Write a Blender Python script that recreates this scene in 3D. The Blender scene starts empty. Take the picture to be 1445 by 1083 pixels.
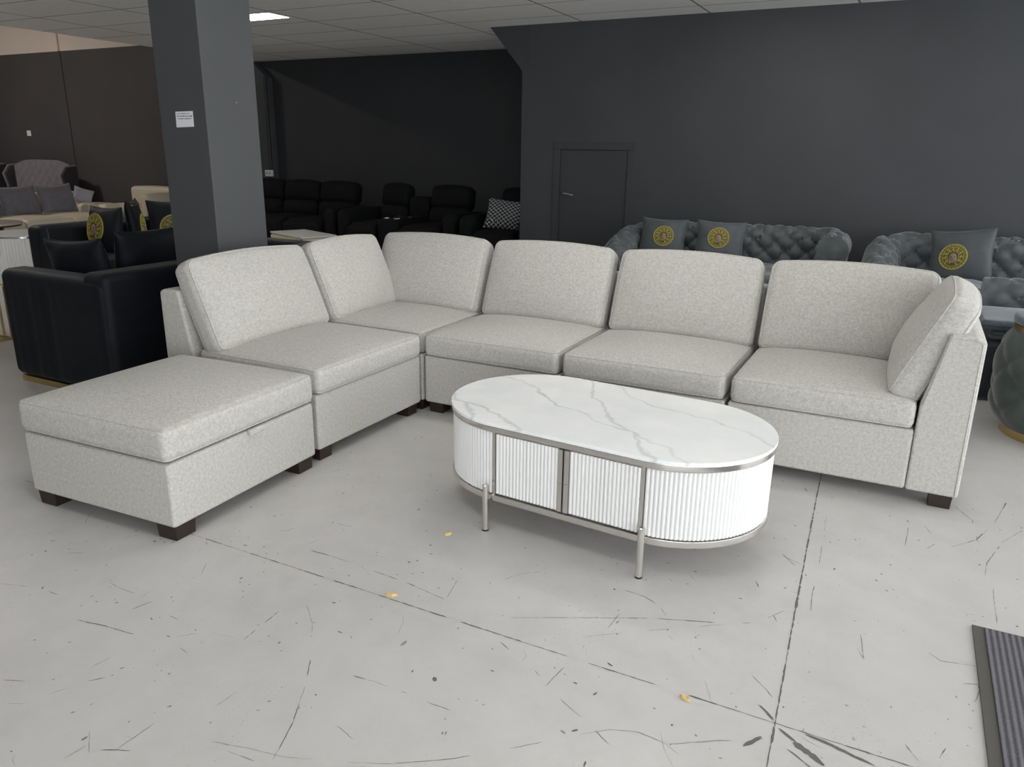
import bpy, bmesh, math, random
from math import sin, cos, pi, radians, sqrt
from mathutils import Matrix, Vector
random.seed(7)
S = bpy.context.scene
COL = S.collection

# ------------------------------------------------------------------ materials
def nt(name):
    m = bpy.data.materials.new(name); m.use_nodes = True
    n = m.node_tree; b = n.nodes['Principled BSDF']
    return m, n, b
def L(n, a, b): n.links.new(a, b)
def plain(name, col, rough=.5, metal=0., spec=.5, sheen=0., coat=0.):
    m, n, b = nt(name)
    b.inputs['Base Color'].default_value = (*col, 1); b.inputs['Roughness'].default_value = rough
    b.inputs['Metallic'].default_value = metal; b.inputs['Specular IOR Level'].default_value = spec
    b.inputs['Sheen Weight'].default_value = sheen; b.inputs['Coat Weight'].default_value = coat
    return m
def ramp(n, fac, stops):
    r = n.nodes.new('ShaderNodeValToRGB'); L(n, fac, r.inputs[0])
    e = r.color_ramp.elements
    while len(e) < len(stops): e.new(.5)
    for k, (p, c) in enumerate(stops): e[k].position = p; e[k].color = (*c, 1)
    return r
def noise(n, vec, scale, detail=3., rough=.55, dist=0.):
    t = n.nodes.new('ShaderNodeTexNoise'); t.inputs['Scale'].default_value = scale
    t.inputs['Detail'].default_value = detail; t.inputs['Roughness'].default_value = rough; t.inputs['Distortion'].default_value = dist
    L(n, vec, t.inputs['Vector']); return t
def coord(n, what='Object'):
    return n.nodes.new('ShaderNodeTexCoord').outputs[what]
def mapping(n, v, scale=(1,1,1), rot=(0,0,0), loc=(0,0,0)):
    m = n.nodes.new('ShaderNodeMapping'); m.inputs['Scale'].default_value = scale; m.inputs['Rotation'].default_value = rot; m.inputs['Location'].default_value = loc
    L(n, v, m.inputs['Vector']); return m.outputs[0]
def bump(n, b, h, st, dist=.01):
    u = n.nodes.new('ShaderNodeBump'); u.inputs['Strength'].default_value = st; u.inputs['Distance'].default_value = dist
    L(n, h, u.inputs['Height']); L(n, u.outputs[0], b.inputs['Normal'])
def mth(n, op, a, b=None, c=None):
    x = n.nodes.new('ShaderNodeMath'); x.operation = op
    for k, q in enumerate((a, b, c)):
        if q is None: continue
        if isinstance(q, (int, float)): x.inputs[k].default_value = q
        else: L(n, q, x.inputs[k])
    return x.outputs[0]
def mixc(n, fac, a, b):
    x = n.nodes.new('ShaderNodeMix'); x.data_type = 'RGBA'
    L(n, fac, x.inputs[0])
    for k, q in ((6, a), (7, b)):
        if isinstance(q, tuple): x.inputs[k].default_value = (*q, 1)
        else: L(n, q, x.inputs[k])
    return x.outputs[2]

def fabric(name, c0, c1, fine=460., coarse=85., rough=.95, bst=.25, sheen=.15):
    m, n, b = nt(name); v = coord(n)
    f = noise(n, v, fine, 2., .6); g = noise(n, v, coarse, 4., .65)
    w = noise(n, mapping(n, v, (1, 1, 3.2)), fine * .55, 2., .5)
    s = mth(n, 'ADD', mth(n, 'MULTIPLY', f.outputs[0], .42), mth(n, 'ADD', mth(n, 'MULTIPLY', g.outputs[0], .26), mth(n, 'MULTIPLY', w.outputs[0], .32)))
    r = ramp(n, s, [(.39, c0), (.61, c1)]); L(n, r.outputs[0], b.inputs['Base Color'])
    b.inputs['Roughness'].default_value = rough; b.inputs['Specular IOR Level'].default_value = .2; b.inputs['Sheen Weight'].default_value = sheen
    b.inputs['Sheen Roughness'].default_value = .6
    bump(n, b, s, bst, .003); return m
def velvet(name, c, c2, sheen=.6, rough=.6, sc=9.):
    m, n, b = nt(name); v = coord(n); g = noise(n, v, sc, 4., .6, .4)
    r = ramp(n, g.outputs[0], [(.35, c), (.68, c2)]); L(n, r.outputs[0], b.inputs['Base Color'])
    b.inputs['Roughness'].default_value = rough; b.inputs['Sheen Weight'].default_value = sheen; b.inputs['Sheen Roughness'].default_value = .35
    b.inputs['Specular IOR Level'].default_value = .25
    return m
def paint(name, c, var=.08, rough=.6):
    m, n, b = nt(name); v = coord(n); g = noise(n, v, 1.3, 5., .6)
    r = ramp(n, g.outputs[0], [(.3, tuple(q * (1 - var) for q in c)), (.7, tuple(q * (1 + var) for q in c))]); L(n, r.outputs[0], b.inputs['Base Color'])
    b.inputs['Roughness'].default_value = rough; b.inputs['Specular IOR Level'].default_value = .35
    h = noise(n, v, 180., 2.); bump(n, b, h.outputs[0], .06, .002); return m

M = {}
M['sofa'] = fabric('pale_grey_chenille', (.325, .312, .287), (.64, .62, .575))
M['foot'] = plain('dark_wood', (.022, .012, .009), .4)
M['lacquer'] = plain('white_lacquer', (.80, .80, .79), .35, coat=.2)
M['steel'] = plain('brushed_steel', (.72, .69, .66), .22, 1.)
M['rubber'] = plain('black_rubber', (.01, .01, .01), .6)
M['gap_shade'] = plain('gap_shade_black', (.02, .02, .02), .8)  # near-black colour for the shade inside a gap
M['charcoal'] = paint('charcoal_paint', (.050, .053, .058), .10, .55)
M['brown'] = paint('charcoal_warm_lit', (.070, .063, .064), .08, .6)  # charcoal wall with the brown cast of warm light put into its colour
M['pillarpaint'] = paint('pillar_paint', (.070, .073, .077), .06, .6)
M['beige'] = paint('beige_paint', (.66, .57, .50), .03, .7)
M['doorpaint'] = paint('door_paint', (.046, .049, .053), .05, .5)
M['black'] = fabric('black_upholstery', (.002, .0024, .003), (.005, .0056, .0065), 300., 20., .8, .1, .0)
M['leather'] = plain('black_leatherette', (.006, .007, .008), .5)
M['navy'] = velvet('navy_black_velvet', (.003, .0042, .007), (.006, .008, .012), .06, .6)
M['pipnavy'] = plain('gold_trim', (.55, .42, .16), .3, 1.)
M['grey_velvet'] = velvet('slate_grey_velvet', (.070, .079, .084), (.10, .112, .118), .45, .5, 14.)
M['grey_pillow'] = velvet('slate_cushion_velvet', (.060, .068, .074), (.095, .105, .112), .3, .55, 5.)
M['dark_velvet'] = velvet('charcoal_velvet', (.018, .021, .024), (.040, .045, .05), .5, .5, 6.)
M['blue_velvet'] = velvet('blue_grey_velvet', (.06, .078, .10), (.12, .145, .175), .5, .5, 6.)
M['green_velvet'] = velvet('green_grey_velvet', (.035, .045, .042), (.075, .09, .083), .45, .5, 6.)
M['gold'] = plain('gold_metal', (.62, .47, .20), .3, 1.)
M['thread'] = plain('gold_thread', (.40, .345, .07), .6)
M['thread_dark'] = plain('dark_gold_thread', (.085, .065, .018), .6)
M['thread_face'] = plain('bronze_thread', (.25, .17, .13), .55)
M['cream'] = plain('cream_leather', (.60, .53, .41), .5)
M['cream_wood'] = plain('cream_lacquer', (.66, .58, .42), .4)
M['mauve'] = fabric('mauve_grey_linen', (.12, .115, .13), (.20, .19, .215), 160., 12., .9, .1)
M['mauve_light'] = fabric('light_mauve_linen', (.30, .28, .32), (.42, .40, .44), 160., 12., .9, .1)
M['bed_grey'] = fabric('grey_bed_linen', (.12, .11, .12), (.22, .20, .22), 160., 12., .9, .1)
M['bed_dark'] = plain('dark_bed_linen', (.03, .028, .03), .9)
M['rose'] = plain('rose_marble', (.52, .42, .39), .2)
M['paper'] = plain('white_paper', (.78, .78, .80), .7)
M['ink'] = plain('grey_ink', (.18, .18, .22), .7)
M['plastic'] = plain('white_plastic', (.62, .62, .58), .4)
M['chrome'] = plain('chrome', (.75, .75, .75), .12, 1.)
M['leaf'] = plain('pale_dry_wood', (.62, .45, .20), .7)

def mk_marble():
    m, n, b = nt('white_marble'); v = coord(n)
    d = noise(n, v, 2.2, 4., .6)
    vv = n.nodes.new('ShaderNodeVectorMath'); vv.operation = 'MULTIPLY_ADD'
    L(n, d.outputs['Color'], vv.inputs[0]); vv.inputs[1].default_value = (.34, .34, 0); L(n, v, vv.inputs[2])
    def vein(rot, sc, w, off):
        x = mapping(n, vv.outputs[0], (sc, sc, sc), (0, 0, rot), (off, 0, 0))
        s = n.nodes.new('ShaderNodeSeparateXYZ'); L(n, x, s.inputs[0])
        f = mth(n, 'ABSOLUTE', mth(n, 'SUBTRACT', mth(n, 'FRACT', s.outputs[1]), .5))
        return mth(n, 'SMOOTH_MIN', mth(n, 'DIVIDE', f, w), 1., .2)
    a = vein(radians(26), 3.1, .035, .0); c = vein(radians(50), 1.9, .022, .31)
    br = noise(n, v, 3., 3.)
    mask = ramp(n, br.outputs[0], [(.40, (0, 0, 0)), (.62, (1, 1, 1))])
    k = mth(n, 'MULTIPLY', mth(n, 'SUBTRACT', 1., mth(n, 'MINIMUM', a, 1.)), mth(n, 'ADD', .25, mth(n, 'MULTIPLY', mask.outputs[0], .6)))
    k2 = mth(n, 'MULTIPLY', mth(n, 'SUBTRACT', 1., mth(n, 'MINIMUM', c, 1.)), .45)
    k = mth(n, 'MAXIMUM', k, k2)
    cloud = ramp(n, noise(n, vv.outputs[0], 5., 5.).outputs[0], [(.35, (.84, .86, .86)), (.65, (.92, .925, .92))])
    L(n, mixc(n, mth(n, 'MULTIPLY', k, .95), cloud.outputs[0], (.40, .42, .43)), b.inputs['Base Color'])
    b.inputs['Roughness'].default_value = .22
    return m
M['marble'] = mk_marble()

def mk_floor():
    m, n, b = nt('painted_concrete'); v = coord(n)
    g = noise(n, v, 1.1, 6., .62); h = noise(n, v, 9., 5., .65)
    s = mth(n, 'ADD', mth(n, 'MULTIPLY', g.outputs[0], .6), mth(n, 'MULTIPLY', h.outputs[0], .4))
    c = ramp(n, s, [(.34, (.470, .455, .444)), (.50, (.52, .505, .494)), (.66, (.555, .540, .528))])
    # worn chips: speckle where a coarse mask allows
    sp = noise(n, mapping(n, v, (1, .55, 1), (0, 0, .5)), 48., 5., .7); mk = noise(n, v, 2.6, 4., .6)
    t = mth(n, 'GREATER_THAN', mth(n, 'ADD', sp.outputs[0], mth(n, 'MULTIPLY', mk.outputs[0], .35)), .88)
    fine = noise(n, v, 170., 3., .7)
    t2 = mth(n, 'GREATER_THAN', mth(n, 'ADD', fine.outputs[0], mth(n, 'MULTIPLY', mk.outputs[0], .25)), .81)
    col = mixc(n, mth(n, 'MULTIPLY', mth(n, 'MAXIMUM', t, t2), .6), c.outputs[0], (.17, .17, .165))
    L(n, col, b.inputs['Base Color'])
    b.inputs['Roughness'].default_value = .33
    b.inputs['Specular IOR Level'].default_value = .4
    bump(n, b, noise(n, v, 60., 3.).outputs[0], .03, .002)
    return m
M['floor'] = mk_floor()
M['floor_dark'] = plain('bare_concrete', (.125, .125, .12), .7)
M['floor_scuff'] = plain('scuffed_concrete', (.26, .26, .25), .6)

def mk_ceiling():
    m, n, b = nt('ceiling_tiles'); v = coord(n)
    s = n.nodes.new('ShaderNodeSeparateXYZ'); L(n, v, s.inputs[0])
    fx = mth(n, 'ABSOLUTE', mth(n, 'SUBTRACT', mth(n, 'FRACT', mth(n, 'ADD', mth(n, 'DIVIDE', mth(n, 'ADD', s.outputs[0], 2.15), 1.2), 20.5)), .5))
    fy = mth(n, 'ABSOLUTE', mth(n, 'SUBTRACT', mth(n, 'FRACT', mth(n, 'ADD', mth(n, 'DIVIDE', mth(n, 'SUBTRACT', s.outputs[1], 2.62), .6), 20.5)), .5))
    gx = mth(n, 'LESS_THAN', fx, .0075); gy = mth(n, 'LESS_THAN', fy, .012)
    g = mth(n, 'MAXIMUM', gx, gy)
    c = ramp(n, noise(n, mapping(n, v, (1, 6, 1)), 9., 5.).outputs[0], [(.3, (.78, .77, .74)), (.7, (.86, .85, .82))])
    L(n, mixc(n, g, c.outputs[0], (.20, .19, .18)), b.inputs['Base Color']); b.inputs['Roughness'].default_value = .9
    return m
M['ceiling'] = mk_ceiling()

def mk_rug():
    m, n, b = nt('ribbed_grey_carpet'); v = coord(n)
    s = n.nodes.new('ShaderNodeSeparateXYZ'); L(n, v, s.inputs[0])
    w = mth(n, 'SINE', mth(n, 'MULTIPLY', s.outputs[0], 2 * pi / .0155))
    q = noise(n, v, 500., 2.)
    h = mth(n, 'ADD', mth(n, 'MULTIPLY', w, .25), q.outputs[0])
    c = ramp(n, h, [(.25, (.05, .05, .058)), (.75, (.17, .165, .18))]); L(n, c.outputs[0], b.inputs['Base Color']); b.inputs['Roughness'].default_value = 1.
    bump(n, b, h, .6, .004); return m
M['rug'] = mk_rug()
M['rug_edge'] = plain('rubber_edge', (.085, .08, .072), .8)

def mk_hound():
    m, n, b = nt('houndstooth'); v = coord(n, 'Generated')
    ch = n.nodes.new('ShaderNodeTexChecker'); ch.inputs['Scale'].default_value = 16.; L(n, mapping(n, v, (1, 0, 1)), ch.inputs['Vector'])
    w = n.nodes.new('ShaderNodeTexWave'); w.inputs['Scale'].default_value = 15.; w.bands_direction = 'DIAGONAL'; L(n, v, w.inputs['Vector'])
    k = mth(n, 'MAXIMUM', ch.outputs['Fac'], mth(n, 'GREATER_THAN', w.outputs['Fac'], .75))
    L(n, mixc(n, k, (.42, .43, .45), (.008, .008, .01)), b.inputs['Base Color']); b.inputs['Roughness'].default_value = .9
    return m
M['hound'] = mk_hound()
def mk_emit(name, c, s):
    m, n, b = nt(name); b.inputs['Base Color'].default_value = (.9, .9, .9, 1); b.inputs['Emission Color'].default_value = (*c, 1); b.inputs['Emission Strength'].default_value = s
    return m

# ------------------------------------------------------------------ mesh helpers
class MB:
    def __init__(s): s.v = []; s.f = []; s.m = []
    def add(s, v, f, mat=0, X=None):
        o = len(s.v)
        s.v += [tuple(X @ Vector(p)) if X is not None else tuple(p) for p in v]
        s.f += [tuple(i + o for i in q) for q in f]; s.m += [mat] * len(f); return s
    def box(s, a, b, mat=0, X=None):
        (x0, y0, z0), (x1, y1, z1) = a, b
        return s.add([(x0,y0,z0),(x1,y0,z0),(x1,y1,z0),(x0,y1,z0),(x0,y0,z1),(x1,y0,z1),(x1,y1,z1),(x0,y1,z1)],
                     [(0,3,2,1),(4,5,6,7),(0,1,5,4),(1,2,6,5),(2,3,7,6),(3,0,4,7)], mat, X)
    def prism(s, poly, axis, a, b, mat=0, X=None):
        n = len(poly)
        def P(p, t):
            return {'x': (t, p[0], p[1]), 'y': (p[0], t, p[1]), 'z': (p[0], p[1], t)}[axis]
        v = [P(p, a) for p in poly] + [P(p, b) for p in poly]
        f = [tuple(range(n))[::-1], tuple(range(n, 2 * n))] + [(i, (i + 1) % n, n + (i + 1) % n, n + i) for i in range(n)]
        return s.add(v, f, mat, X)
    def tube(s, pts, r, closed=False, k=8, mat=0, X=None):
        v, f = tube(pts, r, closed, k); return s.add(v, f, mat, X)
    def obj(s, name, mats, parent=None, smooth=False, bevel=0., seg=2):
        me = bpy.data.meshes.new(name); me.from_pydata(s.v, [], s.f)
        if not isinstance(mats, (list, tuple)): mats = [mats]
        for m in mats: me.materials.append(m)
        me.polygons.foreach_set('material_index', s.m)
        bm = bmesh.new(); bm.from_mesh(me)
        bmesh.ops.remove_doubles(bm, verts=bm.verts, dist=1e-6)
        bmesh.ops.recalc_face_normals(bm, faces=bm.faces)
        if bevel:
            es = [e for e in bm.edges if len(e.link_faces) == 2 and e.calc_face_angle(0) > .35]
            bmesh.ops.bevel(bm, geom=es, offset=bevel, segments=seg, profile=.5, affect='EDGES', clamp_overlap=True)
        bm.to_mesh(me); bm.free()
        if smooth or bevel:
            me.polygons.foreach_set('use_smooth', [True] * len(me.polygons))
            if bevel or smooth == 'auto': me.set_sharp_from_angle(angle=radians(40))
        me.update()
        o = bpy.data.objects.new(name, me); COL.objects.link(o)
        if bevel: o.modifiers.new('weighted_normals', 'WEIGHTED_NORMAL').keep_sharp = True
        if parent: o.parent = parent
        return o

def tube(pts, r, closed=False, k=8):
    pts = [Vector(p) for p in pts]; n = len(pts); v = []; f = []
    prev = None
    for i, p in enumerate(pts):
        if closed: t = pts[(i + 1) % n] - pts[i - 1]
        else: t = pts[min(i + 1, n - 1)] - pts[max(i - 1, 0)]
        if t.length < 1e-9: t = Vector((0, 0, 1))
        t.normalize()
        if prev is None:
            a = t.orthogonal().normalized()
        else:
            a = prev - t * prev.dot(t)
            a = a.normalized() if a.length > 1e-6 else t.orthogonal().normalized()
        prev = a; b = t.cross(a)
        rr = r[i] if isinstance(r, (list, tuple)) else r
        for j in range(k):
            q = 2 * pi * j / k; v.append(tuple(p + (a * cos(q) + b * sin(q)) * rr))
    for i in range(n if closed else n - 1):
        for j in range(k):
            f.append((i * k + j, i * k + (j + 1) % k, ((i + 1) % n) * k + (j + 1) % k, ((i + 1) % n) * k + j))
    if not closed:
        f.append(tuple(range(k))[::-1]); f.append(tuple(range((n - 1) * k, n * k)))
    return v, f

def axis_pts(s, r, n, k=4):
    h = s / 2; out = []
    for i in range(k): out.append(-h + r * (1 - cos(pi / 2 * i / k)) if False else -h + r * i / k)
    for i in range(n + 1): out.append(-h + r + (s - 2 * r) * i / n)
    for i in range(1, k + 1): out.append(h - r + r * i / k)
    return out
def rbox(sx, sy, sz, r, n=6, dfm=None, k=3):
    """rounded box, centred; dfm(p) bends it"""
    A = [axis_pts(sx, r, n, k), axis_pts(sy, r, n, k), axis_pts(sz, r, max(2, n // 2), k)]
    H = (sx / 2, sy / 2, sz / 2); V = []; F = []; D = {}
    def vid(p):
        key = tuple(round(q, 6) for q in p)
        if key in D: return D[key]
        q = [max(-H[i] + r, min(H[i] - r, p[i])) for i in range(3)]
        d = Vector([p[i] - q[i] for i in range(3)])
        if d.length > 1e-9: d = d.normalized() * r
        w = (q[0] + d[0], q[1] + d[1], q[2] + d[2])
        if dfm: w = dfm(w)
        D[key] = len(V); V.append(w); return D[key]
    for ax in range(3):
        u, w = (ax + 1) % 3, (ax + 2) % 3
        for sg in (-1, 1):
            for i in range(len(A[u]) - 1):
                for j in range(len(A[w]) - 1):
                    q = []
                    for (a, b) in ((i, j), (i + 1, j), (i + 1, j + 1), (i, j + 1)):
                        p = [0, 0, 0]; p[ax] = sg * H[ax]; p[u] = A[u][a]; p[w] = A[w][b]; q.append(vid(p))
                    F.append(tuple(q) if sg > 0 else tuple(q[::-1]))
    return V, F
def rrect(sx, sy, r, z, k=5, n=8):
    """points of a rounded rectangle loop in the xy plane at height z"""
    P = []
    for cx, cy, a0 in ((sx/2 - r, sy/2 - r, 0), (-sx/2 + r, sy/2 - r, 90), (-sx/2 + r, -sy/2 + r, 180), (sx/2 - r, -sy/2 + r, 270)):
        for i in range(k + 1):
            a = radians(a0 + 90 * i / k); P.append((cx + r * cos(a), cy + r * sin(a), z))
    Q = []
    for i, p in enumerate(P):
        q = P[(i + 1) % len(P)]; d = math.dist(p, q); m = n if d > .15 else 1
        for j in range(m): t = j / m; Q.append(tuple(p[c] + (q[c] - p[c]) * t for c in range(3)))
    return Q

def setp(o, label=None, cat=None, group=None, kind=None):
    if label: o['label'] = label
    if cat: o['category'] = cat
    if group: o['group'] = group
    if kind: o['kind'] = kind
    return o
def thing(name, label, cat, loc=(0, 0, 0), rz=0., group=None):
    o = bpy.data.objects.new(name, None); COL.objects.link(o); o.empty_display_size = .1
    o.location = loc; o.rotation_euler = (0, 0, rz); return setp(o, label, cat, group)
def dup(root, loc, rz, label=None, group=None):
    r = root.copy(); COL.objects.link(r); r.location = loc; r.rotation_euler = (0, 0, rz)
    if label: r['label'] = label
    if group: r['group'] = group
    for ch in list(root.children):
        c = ch.copy(); COL.objects.link(c); c.parent = r
        for g in list(ch.children):
            d = g.copy(); COL.objects.link(d); d.parent = c
    return r
def struct(o): o['kind'] = 'structure'; return o
T = Matrix.Translation
def RX(a): return Matrix.Rotation(a, 4, 'X')
def RY(a): return Matrix.Rotation(a, 4, 'Y')
def RZ(a): return Matrix.Rotation(a, 4, 'Z')

# ------------------------------------------------------------------ camera
CAM = Vector((2.0972, -3.1097, 1.2778)); F_PX = 1085.08; PITCH = .292874; ROLL = .01445; YAW = .472631
cd = bpy.data.cameras.new('camera'); co = bpy.data.objects.new('camera', cd); COL.objects.link(co)
cd.sensor_fit = 'HORIZONTAL'; cd.sensor_width = 36.; cd.lens = F_PX * 36. / 1445.; cd.clip_start = .05; cd.clip_end = 80.
co.matrix_world = T(CAM) @ RZ(YAW) @ RX(pi / 2 - PITCH) @ RZ(ROLL)
S.camera = co
S.view_settings.view_transform = 'Standard'; S.view_settings.look = 'None'; S.view_settings.gamma = 1.; S.view_settings.use_curve_mapping = False
S.view_settings.exposure = 0.
SCR= [[(-0.216,-1.984),(-0.169,-1.97),(-0.113,-1.951),(-0.058,-1.942),(0.036,-1.939)],[(0.339,-2.291),(0.368,-2.275),(0.383,-2.246),(0.41,-2.188)],[(0.449,-1.949),(0.433,-1.884),(0.394,-1.802)],[(0.328,-1.832),(0.373,-1.858),(0.412,-1.86)],[(0.254,-1.887),(0.269,-1.833)],[(-0.143,-1.624),(-0.112,-1.572)],[(0.429,-1.467),(0.482,-1.443),(0.552,-1.379)],[(0.47,-1.379),(0.549,-1.375),(0.646,-1.378),(0.875,-1.393),(1.003,-1.412),(1.192,-1.481),(1.293,-1.536)],[(0.679,-1.631),(0.758,-1.698),(0.859,-1.821),(0.918,-1.907),(0.978,-2.015),(1.008,-2.087),(1.02,-2.125)],[(0.857,-1.817),(0.91,-1.818)],[(0.997,-1.819),(1.058,-1.812),(1.153,-1.81)],[(1.216,-1.812),(1.279,-1.81)],[(0.781,-2.064),(0.783,-2.024),(0.785,-1.991)],[(0.862,-2.149),(0.946,-2.126),(1.033,-2.109),(1.145,-2.066),(1.25,-2.016),(1.345,-1.953),(1.464,-1.855)],[(0.911,-2.154),(0.988,-2.147)],[(1.075,-1.976),(1.136,-1.994),(1.18,-2.013),(1.183,-2.035)],[(1.1,-1.909),(1.167,-1.977)],[(0.697,-2.266),(0.699,-2.222),(0.702,-2.13)],[(0.667,-2.282),(0.726,-2.252)],[(0.62,-2.336),(0.628,-2.288)],[(0.673,-2.23),(0.702,-2.225)],[(0.389,-2.108),(0.397,-2.059)],[(0.431,-2.147),(0.457,-2.118)],[(0.473,-1.917),(0.525,-1.862),(0.642,-1.84),(0.662,-1.903)],[(0.642,-1.84),(0.63,-1.695)],[(0.52,-1.945),(0.631,-1.969)],[(1.017,-1.405),(0.974,-1.219)],[(0.343,-2.31),(0.368,-2.275)],[(-0.211,-1.773),(-0.168,-1.747)],[(0.122,-1.501),(0.22,-1.581),(0.278,-1.661)],[(0.077,-2.019),(0.154,-1.997),(0.262,-1.976),(0.4,-1.96)],[(1.502,-1.156),(1.497,-1.282),(1.488,-1.409),(1.462,-1.484),(1.443,-1.622)],[(1.327,-1.54),(1.438,-1.61),(1.506,-1.655),(1.598,-1.701),(1.709,-1.771)],[(1.463,-1.852),(1.554,-1.763),(1.638,-1.69),(1.699,-1.666),(1.768,-1.673),(1.834,-1.709)],[(1.734,-1.328),(1.796,-1.425),(1.83,-1.494),(1.875,-1.616)],[(1.23,-1.404),(1.355,-1.335),(1.59,-1.212),(1.776,-1.137),(1.857,-1.093),(1.927,-0.978)],[(1.453,-1.386),(1.566,-1.297),(1.676,-1.22),(1.778,-1.144)],[(1.468,-1.108),(1.538,-1.115),(1.59,-1.14),(1.621,-1.179)],[(1.814,-0.861),(1.91,-1.058)],[(1.832,-0.606),(1.909,-0.699)],[(1.961,-0.261),(1.97,-0.459),(1.979,-0.647)],[(1.985,-0.72),(1.98,-0.84),(1.989,-0.955)],[(2.127,-1.008),(2.143,-1.124),(2.123,-1.08)],[(2.295,-1.008),(2.324,-1.035),(2.407,-1.015)],[(2.339,-1.124),(2.419,-1.092)],[(2.414,-1.099),(2.399,-1.167),(2.366,-1.248)],[(2.346,-1.293),(2.331,-1.334),(2.33,-1.385),(2.316,-1.426)],[(2.247,-1.416),(2.283,-1.469)],[(2.455,-0.511),(2.468,-0.38),(2.528,-0.182),(2.604,-0.035)],[(2.478,-0.463),(2.473,-0.617),(2.472,-0.763)],[(2.379,-0.047),(2.375,-0.207),(2.418,-0.354)],[(2.388,0.061),(2.442,-0.044),(2.45,-0.224)],[(2.366,-0.313),(2.445,-0.212),(2.51,-0.039),(2.567,0.196)],[(2.285,-0.179),(2.329,-0.291),(2.291,-0.369)],[(1.775,-1.669),(1.851,-1.617),(1.95,-1.557)],[(2.225,-0.377),(2.234,-0.223)],[(1.587,-0.9),(1.652,-0.95)],[(1.543,-0.949),(1.668,-1.076)]]
SCT= [[(1.929,-1.441),(1.968,-1.476)],[(1.988,-1.498),(2.023,-1.524)],[(2.024,-1.53),(2.065,-1.551),(2.093,-1.571)],[(2.042,-1.489),(2.096,-1.497),(2.142,-1.509),(2.186,-1.521)],[(2.012,-1.555),(2.062,-1.588)],[(1.926,-1.595),(1.953,-1.549)]]

# ------------------------------------------------------------------ the room
ZC = 2.458; YR = 4.18; YB = 5.71; XL = -17.; XR = 7.; YF = -7.5
def flecks(mb):
    lift = [0]
    def strip(pts, w0, brk, mat=1, z=.0006):
        # resample, taper and break up a scratch
        P = [Vector((p[0], p[1], 0)) for p in pts]; Q = []
        for a, b in zip(P[:-1], P[1:]):
            m = max(1, int((b - a).length / .012))
            for i in range(m): Q.append(a.lerp(b, i / m))
        Q.append(P[-1]); n = len(Q); i = 0
        while i < n - 1:
            run = random.randint(2, 7); lift[0] += 1; z = .0004 + lift[0] * 3e-7
            if random.random() > brk:
                w = w0 * random.uniform(.35, 1.25)
                e = min(n - 1, i + run); seg = Q[i:e + 1]; lo = []; hi = []
                for k, p in enumerate(seg):
                    t = (seg[min(k + 1, len(seg) - 1)] - seg[max(k - 1, 0)]).normalized(); nn = Vector((-t.y, t.x, 0))
                    ww = w * (.35 if k in (0, len(seg) - 1) else random.uniform(.7, 1.2)) / 2; j = nn * random.uniform(-.0008, .0008)
                    lo.append(p - nn * ww + j); hi.append(p + nn * ww + j)
                v = [(q.x, q.y, z) for q in lo] + [(q.x, q.y, z) for q in hi]; m = len(lo)
                mb.add(v, [(k, k + 1, m + k + 1, m + k) for k in range(m - 1)], mat)
            i += run
    for l in SCR: strip(l, random.choice((.0018, .0025, .0032)), .38, random.choice((1, 1, 2)))
    strip([(1.895, .25), (1.908, -.096), (1.949, -.987), (1.974, -1.486), (1.99, -1.85), (2.02, -2.5)], .0065, .0, 1)
    strip([(-.9, -1.49), (.041, -1.488), (1.274, -1.489), (1.974, -1.486), (2.2, -1.484), (2.9, -1.47)], .0042, .06, 1)
    for k, l in enumerate(SCT):
        for d in range(3):
            strip([(p[0] + random.uniform(-.004, .004), p[1] + random.uniform(-.004, .004)) for p in l], (.007, .006, .017, .006, .008, .007)[k], .15)
    for k in range(900):
        x = random.uniform(-.6, 3.); y = random.uniform(-2.5, .2); a = random.uniform(0, pi); s = random.uniform(.0008, .0032) * (1 if random.random() < .9 else 1.8)
        e = random.uniform(1., 3.2); n = random.randint(4, 6)
        v = [(x + s * random.uniform(.6, 1.2) * (e * cos(2*pi*i/n) * cos(a) - sin(2*pi*i/n) * sin(a)), y + s * random.uniform(.6, 1.2) * (e * cos(2*pi*i/n) * sin(a) + sin(2*pi*i/n) * cos(a)), .0005) for i in range(n)]
        mb.add(v, [tuple(range(n))], random.choice((1, 1, 2)))
    for k in range(60):
        x = random.uniform(-.4, 2.8); y = random.uniform(-2.4, -.3); a = random.uniform(0, pi); l = random.uniform(.03, .13); c = random.uniform(-.03, .03)
        strip([(x, y), (x + l/2*cos(a) - c*sin(a)*.4, y + l/2*sin(a) + c*cos(a)*.4), (x + l*cos(a), y + l*sin(a))], random.choice((.0014, .002)), .3, random.choice((1, 2, 2)))
mb = MB(); mb.box((XL, YF, -.1), (XR, YB + .2, 0)); flecks(mb)
struct(mb.obj('floor', [M['floor'], M['floor_dark'], M['floor_scuff']]))
struct(MB().box((-6.62, YF, ZC), (XR, YB + .2, ZC + .06)).obj('ceiling', M['ceiling']))
struct(MB().box((XL, YF, 4.6), (-6.55, YB + .2, 4.7)).box((-6.62, YF, ZC + .06), (-6.55, YB + .2, 4.6)).obj('ceiling_upper', M['beige']))
mb = MB(); mb.box((XL, YB, 0), (-6.6, YB + .15, 2.775)); mb.box((-6.6, YB, 0), (2.2, YB + .15, 2.775), 3); mb.box((XL, YB, 2.775), (-6.6, YB + .15, 4.6), 1)
mb.box((-10.975, YB - .018, 0), (-10.925, YB, 2.775), 0); mb.box((-10.965, YB - .012, 2.775), (-10.935, YB, 4.6), 2)
struct(mb.obj('wall_back', [M['brown'], M['beige'], plain('beige_seam', (.40, .33, .28), .7), paint('blue_black_wall', (.033, .035, .039), .08, .6)]))  # right part of the back wall has a darker, bluer base colour
DX0, DX1, DZ = -1.127, -.428, 1.302
mb = MB()
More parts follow.
